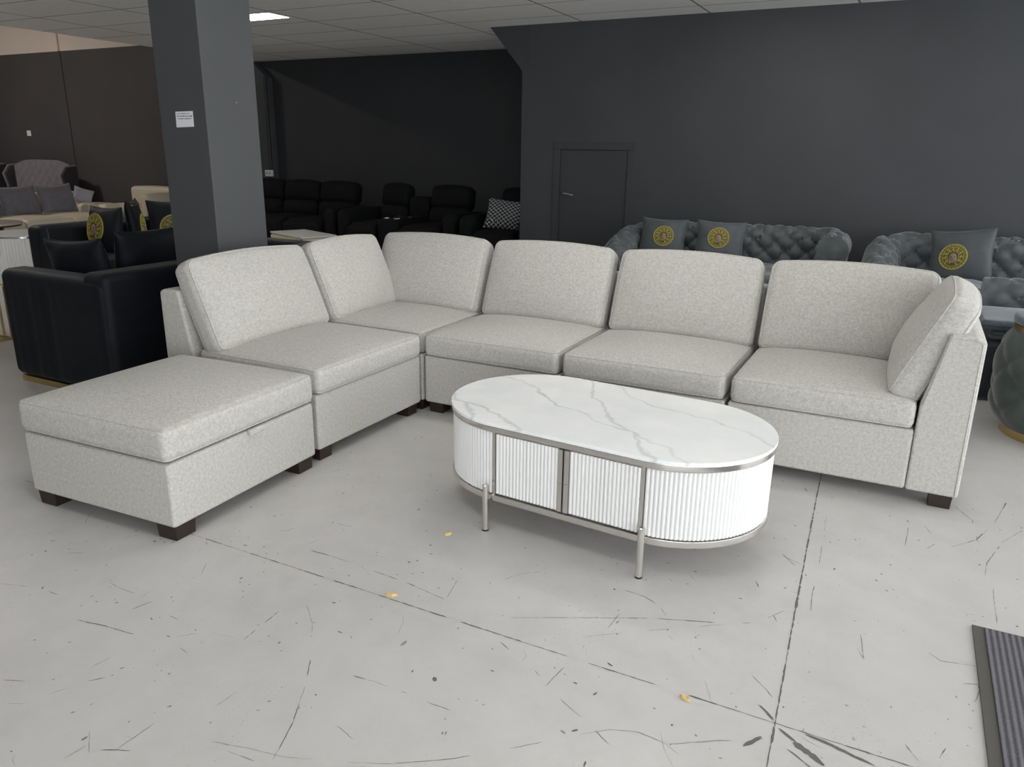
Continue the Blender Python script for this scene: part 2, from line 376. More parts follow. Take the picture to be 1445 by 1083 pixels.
mb.prism([(-1.565, 0), (DX0 - .004, 0), (DX0 - .004, DZ + .004), (DX0 - .004, ZC), (-1.93, ZC), (-1.565, 2.045)], 'y', YR, YR + .14)
mb.box((DX0 - .004, YR, DZ + .004), (DX1 + .004, YR + .14, ZC)); mb.box((DX1 + .004, YR, 0), (XR, YR + .14, ZC))
struct(mb.obj('wall_right', M['charcoal']))
struct(MB().box((-1.50, YR - .004, 2.06), (-1.488, YR, ZC)).obj('trim_2', M['charcoal']))
struct(MB().prism([(-6.75, 0), (-6.30, 0), (-6.30, 2.22), (-6.58, ZC), (-6.75, ZC)], 'y', YB - .10, YB).obj('trim_1', M['charcoal'], bevel=.004))
mb = MB(); mb.box((XR, YF, 2.32), (XR + .15, YR + .14, ZC + .06)); mb.box((XR, YF, 0), (XR + .15, YR + .14, .1))
for y in (-7.4, -4.5, -1.6, 1.3, 4.2): mb.box((XR, y - .1, .1), (XR + .15, y + .1, 2.32))
struct(mb.obj('wall_east', M['charcoal']))
struct(MB().box((XL - .12, YF, 0), (XL, YB + .15, 4.6)).obj('wall_left', M['brown']))
# shopfront behind the photographer: piers and a bulkhead around big openings
mb = MB(); mb.box((XL, YF - .15, 2.3), (XR, YF, 4.7)); mb.box((XL, YF - .15, 0), (XR, YF, .12)); mb.box((XL, YF - .15, .12), (1.6, YF, 2.3))
for x in (1.6, 4.2, 6.9): mb.box((x - .1, YF - .15, .12), (x + .1, YF, 2.3))
struct(mb.obj('wall_front', M['charcoal']))
# door
dr = MB().box((DX0, YR + .006, .006), (DX1, YR + .055, DZ)).obj('door_1', M['doorpaint'], bevel=.002); struct(dr)
mb = MB(); w = .072
mb.box((DX0 - w, YR - .010, 0), (DX0 - .005, YR, DZ + .0045)); mb.box((DX1 + .005, YR - .010, 0), (DX1 + w, YR, DZ + .0045)); mb.box((DX0 - w, YR - .0101, DZ + .005), (DX1 + w, YR, DZ + w))
mb.obj('door_frame', M['doorpaint'], dr, bevel=.003)
mb = MB(); hx, hz = -1.065, .888
v, f = tube([(hx, YR + .016, hz), (hx, YR + .008, hz)], .028, k=20); mb.add(v, f)
mb.tube([(hx, YR + .01, hz), (hx, YR - .045, hz)], .010, k=10); mb.tube([(hx, YR - .04, hz), (hx + .03, YR - .042, hz - .001), (hx + .085, YR - .04, hz - .012), (hx + .10, YR - .034, hz - .014)], .0085, k=10)
mb.obj('door_handle', M['chrome'], dr, 'auto')
for z in (1.06, .25):
    MB().tube([(DX1 + .003, YR + .006, z - .06), (DX1 + .003, YR + .006, z + .06)], .008, k=8).obj('hinge', M['chrome'], dr, 'auto')
struct(MB().box((-1.322, -.317, 0), (-1.0, .024, ZC)).obj('wall_pillar', M['pillarpaint'], bevel=.008))
# small things on the walls
nb = MB(); nb.add([(-1.207, -.3195, 1.370), (-1.088, -.3195, 1.373), (-1.087, -.3195, 1.445), (-1.205, -.3195, 1.443)], [(0, 1, 2, 3)]); nb.add([(-1.207, -.3165, 1.370), (-1.088, -.3165, 1.373), (-1.087, -.3165, 1.445), (-1.205, -.3165, 1.443)], [(0, 3, 2, 1)])
nb.f += [(0, 4, 5, 1), (1, 5, 6, 2), (2, 6, 7, 3), (3, 7, 4, 0)]; nb.m += [0] * 4
for z, n, x0 in ((1.434, 7, -1.195), (1.422, 8, -1.196), (1.410, 7, -1.193)):
    x = x0
    for k in range(n):
        w = random.uniform(.006, .013); h = random.uniform(.0012, .003)
        nb.box((x, -.3205, z - h), (x + w, -.3196, z + h), 1); x += w + .004
setp(nb.obj('paper_note', [M['paper'], M['ink']]), 'white handwritten paper note taped to the dark pillar', 'note')
sb = MB().box((-12.17, YB - .004, 1.43), (-12.06, YB - .0005, 1.52)); setp(sb.obj('paper_sticker', M['paper']), 'small white paper square stuck high on the brown back wall', 'note')
ob = thing('power_outlet', 'white power outlet at the foot of the black conduit on the back wall', 'outlet', (-6.37, YB, .93))
MB().box((-.075, -.135, -.045), (.062, -.10, .045)).obj('housing', M['plastic'], ob, bevel=.006)
for x in (-.04, .02):
    MB().box((x - .012, -.137, -.012), (x + .012, -.1345, .012)).obj('socket', M['ink'], ob)
setp(MB().tube([(-6.335, YB - .115, .98), (-6.335, YB - .115, 2.24)], .017, k=10).obj('cable_conduit', M['leather'], None, 'auto'), 'thin black conduit running up the back wall above the outlet', 'conduit')
sc = MB().tube([(-1.003, -.121, 1.493), (-.9965, -.121, 1.493)], .006, k=10); setp(sc.obj('screw_head', M['steel'], None, 'auto'), 'tiny screw head in the lit side of the dark pillar', 'screw')

# ------------------------------------------------------------------ lights
EM = mk_emit('light_panel_diffuser', (1., .985, .95), 12.0)
def ceiling_light(x, y, lab):
    t = thing('ceiling_light', lab, 'ceiling light', (x, y, ZC))
    fr = MB()
    for a, b in (((-.6, -.15, -.006), (.6, -.138, 0)), ((-.6, .138, -.006), (.6, .15, 0)), ((-.6, -.138, -.006), (-.588, .138, 0)), ((.588, -.138, -.006), (.6, .138, 0))): fr.box(a, b)
    fr.obj('frame', M['plastic'], t); MB().box((-.588, -.138, -.004), (.588, .138, -.001)).obj('diffuser', EM, t); return t
LIGHT = ceiling_light(-3.98, 2.797, 'lit white ceiling panel light beside the top of the pillar')
LIGHTS = [(.95, 2.797), (.82, .4), (.82, -2.), (5.62, 2.797), (5.62, .4), (5.62, -2.), (-5.58, .4), (-5.58, -2.)]  # panels added out of view for light; rear-left pair lifts floor and ceiling
for q in LIGHTS: dup(LIGHT, (q[0], q[1], ZC), 0, 'unseen ceiling panel light added to light the showroom floor', 'ceiling lights out of view')
hb = thing('added_high_lamp', 'unseen round lamp added under the upper beige roof', 'lamp', (-11.5, 2.2, 4.2))  # added out of view to brighten the upper beige and left walls
v, f = tube([(0, 0, 0), (0, 0, .05), (0, 0, .18), (0, 0, .2)], [.26, .26, .1, .08], k=24); MB().add(v, f).obj('lamp_shade', M['plastic'], hb, 'auto')
v, f = tube([(0, 0, -.004), (0, 0, -.001)], .24, k=24); MB().add(v, f).obj('diffuser', mk_emit('warm_lamp', (1., .94, .88), 200.), hb)
MB().tube([(0, 0, .2), (0, 0, .4)], .012).obj('rod', M['plastic'], hb)
wd = bpy.data.worlds.new('world'); S.world = wd; wd.use_nodes = True
bg = wd.node_tree.nodes['Background']; bg.inputs[0].default_value = (.93, .97, 1., 1); bg.inputs[1].default_value = 5.6
ld = bpy.data.lights.new('daylight_portal', 'AREA'); ld.shape = 'RECTANGLE'; ld.size = 5.3; ld.size_y = 2.2; ld.cycles.is_portal = True
lo = bpy.data.objects.new('daylight_portal', ld); COL.objects.link(lo); lo.location = (4.25, YF - .1, 1.2); lo.rotation_euler = (pi / 2, 0, 0)
ld2 = bpy.data.lights.new('daylight_portal_east', 'AREA'); ld2.shape = 'RECTANGLE'; ld2.size = 11.5; ld2.size_y = 2.2; ld2.cycles.is_portal = True
lo = bpy.data.objects.new('daylight_portal_east', ld2); COL.objects.link(lo); lo.location = (XR + .1, -1.6, 1.2); lo.rotation_euler = (pi / 2, 0, pi / 2)

# ------------------------------------------------------------------ the sectional sofa
SO = M['sofa']; GS = 'sections of the pale grey sectional sofa'
def wob(p, a=.003, k=9.):
    return a * (sin(k * p[0] + 1.3) * cos(k * .8 * p[1] + .4) + .6 * sin(k * 1.7 * p[1] + p[0] * 5))
def seat_dfm(sx, sy, sz, top=.03, side=.008):
    def d(p):
        x, y, z = p; u = min(1, abs(2 * x / sx)); v = min(1, abs(2 * y / sy)); w = 2 * z / sz
        c = (1 - u ** 2.6) * (1 - v ** 2.6)
        z2 = z + (top * c if w > .2 else 0) * min(1, max(0, (w - .2) / .6)) + (wob(p) * c if w > .5 else 0)
        e = .5 * side * (1 - min(1, abs(w)) ** 2)
        x2 = x + math.copysign(e * u ** 8 * (1 - v ** 3), x); y2 = y + math.copysign(e * v ** 8 * (1 - u ** 3), y)
        return (x2, y2, z2)
    return d
def back_dfm(sx, sy, sz, front=.052, back=.022, crown=.020, tilt=0.):
    # local: x width, y thickness (front is -y), z height
    def d(p):
        x, y, z = p; u = min(1, abs(2 * x / sx)); w = min(1, abs(2 * z / sz)); c = (1 - u ** 2.4) * (1 - w ** 2.2); s = max(-1, min(1, 2 * y / sy))
        low = 1 + .35 * (-2 * z / sz)
        y2 = y + (-front * low * c if s < 0 else back * c) * min(1, abs(s) * 1.2) + wob((x, z, 0), .003, 8.) * c
        z2 = z + (crown * (1 - u ** 2) if z > 0 else 0)
        return (x2s(x, z, sx, sz), y2, z2)
    def x2s(x, z, sx, sz): return x * (1 - .012 * max(0, 2 * z / sz) ** 2 - .022 * max(0, 2 * z / sz) ** 9)
    return d
def cushion(name, parent, sx, sy, sz, r, dfm, X, pip, mat=SO, n=10):
    """pip: list of (axis, offset sign) loops that get a piping cord"""
    v, f = rbox(sx, sy, sz, r, n, dfm, 4)
    o = MB().add(v, f, 0, X).obj(name, mat, parent, True)
    mb = MB(); q = r - r * .7071
    for ax, sg in pip:
        if ax == 'z': P = [(a, b, sg * (sz / 2 - q)) for a, b, _ in rrect(sx - 2 * q, sy - 2 * q, max(.004, r - q), 0)]
        else: P = [(a, sg * (sy / 2 - q), b) for a, b, _ in rrect(sx - 2 * q, sz - 2 * q, max(.004, r - q), 0)]
        mb.add(*tube([dfm(p) if dfm else p for p in P], .0036, True, 6), 0, X)
    if pip: mb.obj('piping', mat, o, True)
    return o
def feet(parent, pts, s=.082, h=.058):
    for x, y in pts:
        MB().add(*[[(x - s/2*.92, y - s/2*.92, 0), (x + s/2*.92, y - s/2*.92, 0), (x + s/2*.92, y + s/2*.92, 0), (x - s/2*.92, y + s/2*.92, 0), (x - s/2, y - s/2, h), (x + s/2, y - s/2, h), (x + s/2, y + s/2, h), (x - s/2, y + s/2, h)],
             [(0, 3, 2, 1), (4, 5, 6, 7), (0, 1, 5, 4), (1, 2, 6, 5), (2, 3, 7, 6), (3, 0, 4, 7)]]).obj('leg', M['foot'], parent, bevel=.003)
ZB, ZT, DEP = .055, .298, .885
LEAN = radians(23.2)
def back_frame(mb, x0, x1, mir=None):
    """wedge back along x, outer face at y = DEP"""
    mb.prism([(DEP, ZB), (DEP, .655), (DEP - .03, .668), (DEP - .117, .668), (DEP - .175, .395), (DEP - .182, ZT), (DEP - .182, ZB)], 'x', x0, x1)
def seat(parent, x0, x1, y0, y1, z0=ZT + .002, h=.108, top=.032):
    sx, sy = x1 - x0, y1 - y0
    return cushion('seat_cushion', parent, sx, sy, h, .026, seat_dfm(sx, sy, h, top), T(((x0 + x1) / 2, (y0 + y1) / 2, z0 + h / 2)), [('z', 1), ('z', -1)])
def backc(parent, x0, x1, X=Matrix.Identity(4), name='back_cushion', fy=.535, fz=.412, h=.435, th=.115, roll=0.):
    """cushion leaning on a back along x; its lower front edge is at y = fy, z = fz"""
    sx = x1 - x0
    c = T(((x0 + x1) / 2, fy, fz)) @ RX(-LEAN) @ RY(roll) @ T((0, th / 2, h / 2))
    return cushion(name, parent, sx, th, h, .040, back_dfm(sx, th, h), X @ c, [('y', -1), ('y', 1)])
def armless(label, loc, rz, W):
    """local: x along the seat 0..W, front at y = 0, back at y = DEP"""
    t = thing('sofa_section', label, 'sofa section', loc, rz, GS)
    MB().box((.004, 0, ZB), (W - .004, DEP - .182, ZT)).obj('base', SO, t, bevel=.012, seg=3)
    mb = MB(); back_frame(mb, .004, W - .004); mb.obj('back_frame', SO, t, bevel=.012, seg=3)
    seat(t, .009, W - .009, -.012, .68)
    backc(t, .012, W - .012)
    feet(t, [(.06, .055), (W - .06, .055), (.06, DEP - .06), (W - .06, DEP - .06)])
    return t
# wing: faces +x, runs towards the photographer.  local x -> world +y, local y -> world -x
armless('pale grey armless sofa section between the ottoman and the corner section', (0, -.787, 0), pi / 2, .775)
armless('pale grey armless sofa section between the corner section and its armless neighbour', (.008, 0, 0), 0, .742)
armless('pale grey armless sofa section adjoining the right end section, behind the marble table', (.755, 0, 0), 0, .748)
# corner section: backs on the far side and on the left
t = thing('sofa_corner_section', 'pale grey corner sofa section with two back cushions, where the two wings meet', 'sofa section', (0, 0, 0), 0, GS)
MB().box((-DEP + .182, .004, ZB), (-.001, DEP - .182, ZT)).obj('base', SO, t, bevel=.012, seg=3)
mb = MB(); back_frame(mb, -DEP, 0); mb.obj('back_frame', SO, t, bevel=.012, seg=3)
mb = MB(); mb.prism([(-DEP, ZB), (-DEP, .655), (-DEP + .03, .668), (-DEP + .117, .668), (-DEP + .175, .395), (-DEP + .182, ZT), (-DEP + .182, ZB)], 'y', .004, DEP - .19); mb.obj('side_frame', SO, t, bevel=.012, seg=3)
seat(t, -.70, -.006, .008, .69)
backc(t, .005, .60, RZ(pi / 2))
backc(t, -.735, -.012, name='back_cushion')
feet(t, [(-.055, .055), (-DEP + .06, .06), (-.06, DEP - .06), (-DEP + .06, DEP - .06)])
# right end section: back and one side
t = thing('sofa_end_section', 'pale grey sofa section closing the right end, with a back cushion on the side too', 'sofa section', (0, 0, 0), 0, GS)
XE = 2.386
MB().box((1.512, 0, ZB), (2.206, DEP - .182, ZT)).obj('base', SO, t, bevel=.012, seg=3)
mb = MB(); back_frame(mb, 1.512, XE); mb.obj('back_frame', SO, t, bevel=.012, seg=3)
mb = MB(); mb.prism([(XE, ZB), (XE, .655), (XE - .03, .672), (XE - .117, .672), (XE - .175, .395), (XE - .178, ZT), (XE - .178, ZB)], 'y', 0, DEP - .19); fr = mb.obj('side_frame', SO, t, bevel=.010, seg=3)
q = [(XE - .012, ZB + .012), (XE - .012, .648), (XE - .034, .659), (XE - .112, .659), (XE - .168, .395)]
MB().tube([(a, .0005, b) for a, b in q], .0026, k=6).obj('piping', SO, fr, True)
seat(t, 1.520, 2.200, -.012, .70)
backc(t, 1.515, 2.24)
# side cushion faces -x
backc(t, -.665, -.03, T((1.55, 0, 0)) @ RZ(-pi / 2) @ T((0, 0, 0)), fy=.535, name='side_cushion')
feet(t, [(1.57, .055), (XE - .055, .055), (1.57, DEP - .06), (XE - .06, DEP - .06)])
# ottoman
OQ = (.051, -1.561); OA = .0474; OL, OW = .739, .712
t = thing('ottoman', 'pale grey storage ottoman with a pull tab, in front of the left wing', 'ottoman', (OQ[0], OQ[1], 0), OA)
MB().box((-OW, 0, ZB), (0, OL, .284)).obj('base', SO, t, bevel=.012, seg=3)
ld_ = cushion('lid', t, OW + .014, OL + .014, .118, .028, seat_dfm(OW, OL, .118, .03, .004), T((-OW / 2, OL / 2, .289 + .059)), [('z', 1), ('z', -1)])
mb = MB(); v, f = rbox(.020, .075, .022, .005, 3); mb.add(v, f, 0, T((.009, .40, .279))); mb.obj('pull_tab', SO, ld_, True)
feet(t, [(-.055, .055), (-OW + .055, .055), (-.055, OL - .055), (-OW + .055, OL - .055)], .09)

# ------------------------------------------------------------------ the coffee table
TL, TW = 1.19, .655; TR = TW / 2; HX = TL / 2 - TR
tb = thing('coffee_table', 'oval white coffee table with marble top, ribbed doors and steel legs', 'coffee table', (1.214, -.655, 0), radians(-4.4))
def stad(s, R=TR, hx=HX):
    """point and normal on a stadium; s runs from the middle of the front, anticlockwise seen from above"""
    P = 4 * hx + 2 * pi * R; s = s % P
    if s < hx: return (s, -R), (0, -1)
    s -= hx
    if s < pi * R: a = -pi / 2 + s / R; return (hx + R * cos(a), R * sin(a)), (cos(a), sin(a))
    s -= pi * R
    if s < 2 * hx: return (hx - s, R), (0, 1)
    s -= 2 * hx
    if s < pi * R: a = pi / 2 + s / R; return (-hx + R * cos(a), R * sin(a)), (cos(a), sin(a))
    s -= pi * R; return (-hx + s, -R), (0, -1)
def slab(R, z0, z1, name, mat, parent, bevel=.0015):
    P = [stad(k / 96 * (4 * HX + 2 * pi * R), R)[0] for k in range(96)]
    return MB().prism(P, 'z', z0, z1).obj(name, mat, parent, bevel=bevel)
slab(TR, .386, .398, 'tabletop', M['marble'], tb, .002)
slab(TR - .002, .366, .386, 'top_rim', M['steel'], tb)
slab(TR - .004, .112, .134, 'bottom_rim', M['steel'], tb)
RB = TR - .014
core = MB().prism([stad(k / 72 * (4 * HX + 2 * pi * (RB - .022)), RB - .022)[0] for k in range(72)], 'z', .134, .366).obj('carcass', M['lacquer'], tb, 'auto')
def ribbed(s0, s1, z0, z1, name, parent, pitch=.0138, amp=.0064, out=0.):
    n = max(2, int(round((s1 - s0) / (pitch / 8)))); npit = max(1, round((s1 - s0) / pitch)); v = []; f = []
    for i in range(n + 1):
        s = s0 + (s1 - s0) * i / n; p, m = stad(s, RB); h = amp * abs(sin(pi * npit * i / n)) ** .55 + out
        for q, z in ((h - .001, z0), (h, z1), (-.012 + out, z1), (-.012 + out, z0)): v.append((p[0] + m[0] * q, p[1] + m[1] * q, z))
    for i in range(n):
        for j in range(4): f.append((i * 4 + j, i * 4 + (j + 1) % 4, i * 4 + 4 + (j + 1) % 4, i * 4 + 4 + j))
    f.append((0, 1, 2, 3)); f.append((n * 4, n * 4 + 3, n * 4 + 2, n * 4 + 1))
    return MB().add(v, f).obj(name, M['lacquer'], parent, False)
PB = 4 * HX + 2 * pi * RB; XA, XB, XM = -.262, .282, .008
Z0, Z1 = .137, .363
ribbed(XB + .007, PB / 2 - .28, Z0, Z1, 'side_panel', tb); ribbed(PB / 2 + .28, PB + XA - .007, Z0, Z1, 'side_panel', tb); ribbed(PB / 2 - .272, PB / 2 + .272, Z0, Z1, 'back_panel', tb)
for x in (XA, XB): MB().box((x - .0055, -RB - .0065, .134), (x + .0055, -RB + .015, .366)).obj('frame_post', M['steel'], tb, bevel=.001)
for x0, x1, hs in ((XA + .0075, XM - .003, 1), (XM + .003, XB - .0075, -1)):
    d = ribbed(x0 + (.018 if hs < 0 else 0), x1 - (.018 if hs > 0 else 0), Z0 + .004, Z1 - .003, 'door', tb, out=.002)
    a, b = (x1 - .017, x1) if hs > 0 else (x0, x0 + .017)
    hm = MB().box((a, -RB - .009, Z0 + .002), (b, -RB + .012, Z1 - .004)); hm.box((a + .002, -RB - .0102, .24), (b - .002, -RB - .009, .2412), 1)
    hm.obj('door_edge_strip', [M['steel'], M['foot']], d, bevel=.0008)
for x, y in ((-.281, -1), (.297, -1), (-.281, 1), (.297, 1)):
    lg = MB().tube([(x, y * (TR + .013), .006), (x, y * (TR + .013), .172)], .0115, k=16); lg.tube([(x, y * (TR + .013), .172), (x, y * (TR + .013), .175)], [.0115, .008], k=16)
    lg.box((x - .006, min(y * (TR - .02), y * TR), .116), (x + .006, max(y * (TR - .02), y * (TR + .006)), .130)); l = lg.obj('leg', M['steel'], tb, 'auto')
    MB().tube([(x, y * (TR + .013), 0), (x, y * (TR + .013), .006)], .0118, k=16).obj('foot_cap', M['rubber'], l, 'auto')

# ------------------------------------------------------------------ doormat and crumbs
rg = thing('doormat', 'grey ribbed doormat with rubber border at the bottom right', 'doormat', (2.406, -.812, 0), radians(.5))
dxr, dyr = .9, -1.3; sk = radians(1.4)
MB().box((.030, dyr, 0), (dxr, -.006, .009)).obj('carpet', M['rug'], rg)
MB().box((0, dyr, 0), (.030, 0, .006)).box((.030, -.006, 0), (dxr, 0, .006)).obj('border', M['rug_edge'], rg, bevel=.001)
for k, (x, y, lab, s, sd) in enumerate(((.808, -1.062, 'pale wood crumb on the floor left of the coffee table leg', .016, 3), (.866, -1.472, 'pale flat wood flake on the floor joint in the middle', .020, 5), (1.765, -1.504, 'pale splintered wood chip near the crossing of the floor joints', .019, 8))):
    rn = random.Random(sd); n = 9; e = (.75, .42, .5)[k]; a0 = (1.1, .35, -.35)[k]
    lo_, hi_ = [], []
    for i in range(n):
        a = 2 * pi * i / n; rr = s * rn.uniform(.7, 1.15); px, py = rr * cos(a), rr * e * sin(a)
        lo_.append((px * cos(a0) - py * sin(a0), px * sin(a0) + py * cos(a0), 0)); hi_.append((lo_[-1][0] * .72, lo_[-1][1] * .72, rn.uniform(.004, .009)))
    v = lo_ + hi_ + [(0, 0, .007)]; f = [(i, (i + 1) % n, n + (i + 1) % n, n + i) for i in range(n)] + [(n + i, n + (i + 1) % n, 2 * n) for i in range(n)] + [tuple(range(n))[::-1]]
    o = MB().add(v, f).obj('wood_chip', M['leaf']); o.location = (x, y, .0007); setp(o, lab, 'wood chip', 'wood chips on the floor')

# ------------------------------------------------------------------ cushions with and without the round gold emblem
def pil_y(u, v, t): return (max(0., 1 - u * u) * max(0., 1 - v * v)) ** .42 * t / 2
def pil_xz(u, v, w, h):
    return w / 2 * u * (1 - .085 * (1 - v * v) * abs(u) ** 3), h / 2 * v * (1 - .085 * (1 - u * u) * abs(v) ** 3)
def pillow(name, label, w, h, t, mat, X, cat='cushion', group=None, emblem=None, border=False, n=22):
    v = []; f = []; rn = random.Random(hash(label) % 1000 if False else len(label)); ph = rn.uniform(0, 6)
    for sg in (-1, 1):
        o = len(v)
        for i in range(n + 1):
            for j in range(n + 1):
                u, q = -cos(pi * i / n), -cos(pi * j / n)
                x, z = pil_xz(u, q, w, h); y = pil_y(u, q, t)
                cr = .006 * sin(9 * u * q + ph) * (u * u + q * q) * (1 - u ** 8) * (1 - q ** 8) + .004 * sin(22 * (u - q) + ph) * abs(u) ** 3 * (1 - u ** 10) * (1 - q * q)
                v.append((x, sg * (y + cr * .8 * (1 - max(abs(u), abs(q)) ** 10)), z))
        for i in range(n):
            for j in range(n):
                a = o + i * (n + 1) + j; q = (a, a + n + 1, a + n + 2, a + 1); f.append(q if sg < 0 else q[::-1])
    mb = MB().add(v, f); o = mb.obj(name, mat, None, True)
    P = []
    for k in range(64):
        a = k / 16; s = int(a); r = -1 + 2 * (a - s); u, q = ((r, -1), (1, r), (-r, 1), (-1, -r))[s]; x, z = pil_xz(u, q, w, h); P.append((x, 0, z))
    MB().tube(P, .0035, True, 6).obj('piping', mat, o, True)
    if emblem:
        ex, ez, R = emblem; build_emblem(ex, ez, R, w, h, t, o)
    if border:
        bm_ = MB(); q = .80
        def onf(u, v_): x, z = pil_xz(u, v_, w, h); return (x, -pil_y(u, v_, t) - .003, z)
        bm_.tube([onf(q * math.copysign(1, 1), -q + 2 * q * k / 14) for k in range(15)], .0045, k=5); bm_.tube([onf(-q + 2 * q * k / 14, q) for k in range(15)], .0045, k=5)
        for k in range(4):
            bm_.tube([onf(.90, .82 - .16 * k), onf(.97, .80 - .16 * k), onf(.96, .72 - .16 * k), onf(.88, .72 - .16 * k), onf(.89, .77 - .16 * k)], .004, k=5)
        bm_.obj('border_trim', M['gold'], o, True)
    o.matrix_world = X; return setp(o, label, cat, group)
def build_emblem(ex, ez, R, w, h, t, par):
    def on(a, b, hh):       # point on the cushion face at emblem coordinates (a, b) in units of R
        x, z = ex + a * R, ez + b * R
        u, v = max(-1, min(1, 2 * x / w)), max(-1, min(1, 2 * z / h))
        return (x, -pil_y(u, v, t) - hh, z)
    mb = MB()
    n = 40; rings = (0, .25, .5, .75, 1.)
    v = [on(r * cos(2*pi*i/n), r * sin(2*pi*i/n), .0028) for r in rings for i in range(n)]
    mb.add(v, [(k*n+i, k*n+(i+1) % n, (k+1)*n+(i+1) % n, (k+1)*n+i) for k in range(4) for i in range(n)], 1)
    for r, q in ((.97, .04), (.74, .02)): mb.tube([on(r * cos(2*pi*i/n), r * sin(2*pi*i/n), .004) for i in range(n)], q * R, True, 6, 0)
    for k in range(22):     # key pattern ring
        a = 2 * pi * k / 22; d = .10
        L_ = [(.79, -d), (.91, -d), (.91, d * .6), (.83, d * .6), (.83, -d * .2)]
        mb.tube([on(r * cos(a + b), r * sin(a + b), .004) for r, b in L_], .020 * R, False, 5, 0)
    for k in range(20):     # curls of hair around the face
        a = radians(-62) + radians(304) * k / 19 + .0; rr = (.60, .46)[k % 2]; c = (rr * cos(a), rr * sin(a) + .02); sgn = 1 if k % 2 else -1
        mb.tube([on(c[0] + (.115 - .022 * j / 2) * cos(a + sgn * j * .8), c[1] + (.115 - .022 * j / 2) * sin(a + sgn * j * .8), .005) for j in range(9)], [(.034 - .0022 * j) * R for j in range(9)], False, 5, 0)
    m = 16; F = []
    for i in range(6):      # the face
        r = 1 - i / 6
        for j in range(m):
            b = 2 * pi * j / m; F.append(on(.27 * r * cos(b), -.10 + .38 * r * sin(b), .004 + .006 * sqrt(1 - r * r)))
    F.append(on(0, -.10, .0102))
    mb.add(F, [(i*m+j, i*m+(j+1) % m, (i+1)*m+(j+1) % m, (i+1)*m+j) for i in range(5) for j in range(m)] + [(5*m+j, 5*m+(j+1) % m, 6*m) for j in range(m)], 2)
    mb.tube([on(0, .06, .011), on(0, -.12, .014)], [.018 * R, .035 * R], False, 6, 2)
    for s in (-1, 1):
        mb.tube([on(s * .19, .0, .008), on(s * .10, .025, .0105), on(s * .05, .0, .011)], .018 * R, False, 5, 1); mb.tube([on(s * .20, .08, .008), on(s * .1, .12, .010), on(s * .03, .07, .011)], .02 * R, False, 5, 0)
    mb.tube([on(-.10, -.27, .0095), on(0, -.255, .011), on(.10, -.27, .0095)], .022 * R, False, 5, 1)
    mb.obj('emblem', [M['thread'], M['thread_dark'], M['thread_face']], par, 'auto')

# ------------------------------------------------------------------ tufted velvet
def puff(p, q): return (abs(sin(pi * p)) * abs(sin(pi * q)) + 1e-9) ** .33
def resample(P, step):
    Q = [Vector(P[0])]; 
    for a, b in zip(P[:-1], P[1:]):
        a, b = Vector(a), Vector(b); m = max(1, int(round((b - a).length / step)))
        for k in range(1, m + 1): Q.append(a.lerp(b, k / m))
    return Q
def smooth_path(P, it=3):
    P = [Vector(p) for p in P]
    for _ in range(it):
        Q = [P[0]]
        for a, b in zip(P[:-1], P[1:]): Q += [a.lerp(b, .25), a.lerp(b, .75)]
        Q.append(P[-1]); P = Q
    return P
def tufted_run(name, parent, path, mat, th=.24, zs=.36, step=.014, ps=.165, pt=.15, depth=.046):
    """swept backrest; path = (x, y, top height) along its inner face, outward is to the left of travel"""
    Q = resample(smooth_path(path), step); n = len(Q); V = []; Fc = []; s = 0.; k = None
    for i, p in enumerate(Q):
        if i: s += (Vector((p.x, p.y)) - Vector((Q[i-1].x, Q[i-1].y))).length
        t = Q[min(i + 2, n - 1)] - Q[max(i - 2, 0)]; t = Vector((t.x, t.y)).normalized(); o = Vector((-t.y, t.x)); zt = p.z; R = th / 2
        pr = []; m1 = 12
        for j in range(m1): pr.append((0, zs + (zt - R - zs) * j / m1, -1, 0))
        for j in range(19): a = pi - (pi + .5) * j / 18; pr.append((R + R * cos(a), zt - R + R * sin(a), cos(a), sin(a)))
        x1, z1 = pr[-1][:2]
        for j in range(1, 5): pr.append((x1 + (th * .86 - x1) * j / 4, z1 + (.06 - z1) * j / 4, 1, 0))
        pr.append((.02, .06, 0, -1)); pr.append((.02, zs - .01, 0, -1))
        if k is None: k = len(pr)
        L_ = 0
        for j, (a, z, na, nz) in enumerate(pr):
            if j: L_ += math.dist(pr[j-1][:2], (a, z))
            h = 0
            lim = (zt - R - zs) + R * 2.5
            if j < 31:
                fade = min(1, max(0, (lim - L_) / .06)) * min(1, L_ / .03) * min(1, s / .05 + .0)
                h = depth * (puff(s / ps + L_ / pt, s / ps - L_ / pt) - .75) * fade
            a2, z2 = a + na * h, z + nz * h
            V.append((p.x + o.x * a2, p.y + o.y * a2, z2))
    for i in range(n - 1):
        for j in range(k): Fc.append((i*k + j, i*k + (j+1) % k, (i+1)*k + (j+1) % k, (i+1)*k + j))
    Fc.append(tuple(range(k))[::-1]); Fc.append(tuple(range((n-1)*k, n*k)))
    return MB().add(V, Fc).obj(name, mat, parent, 'auto')
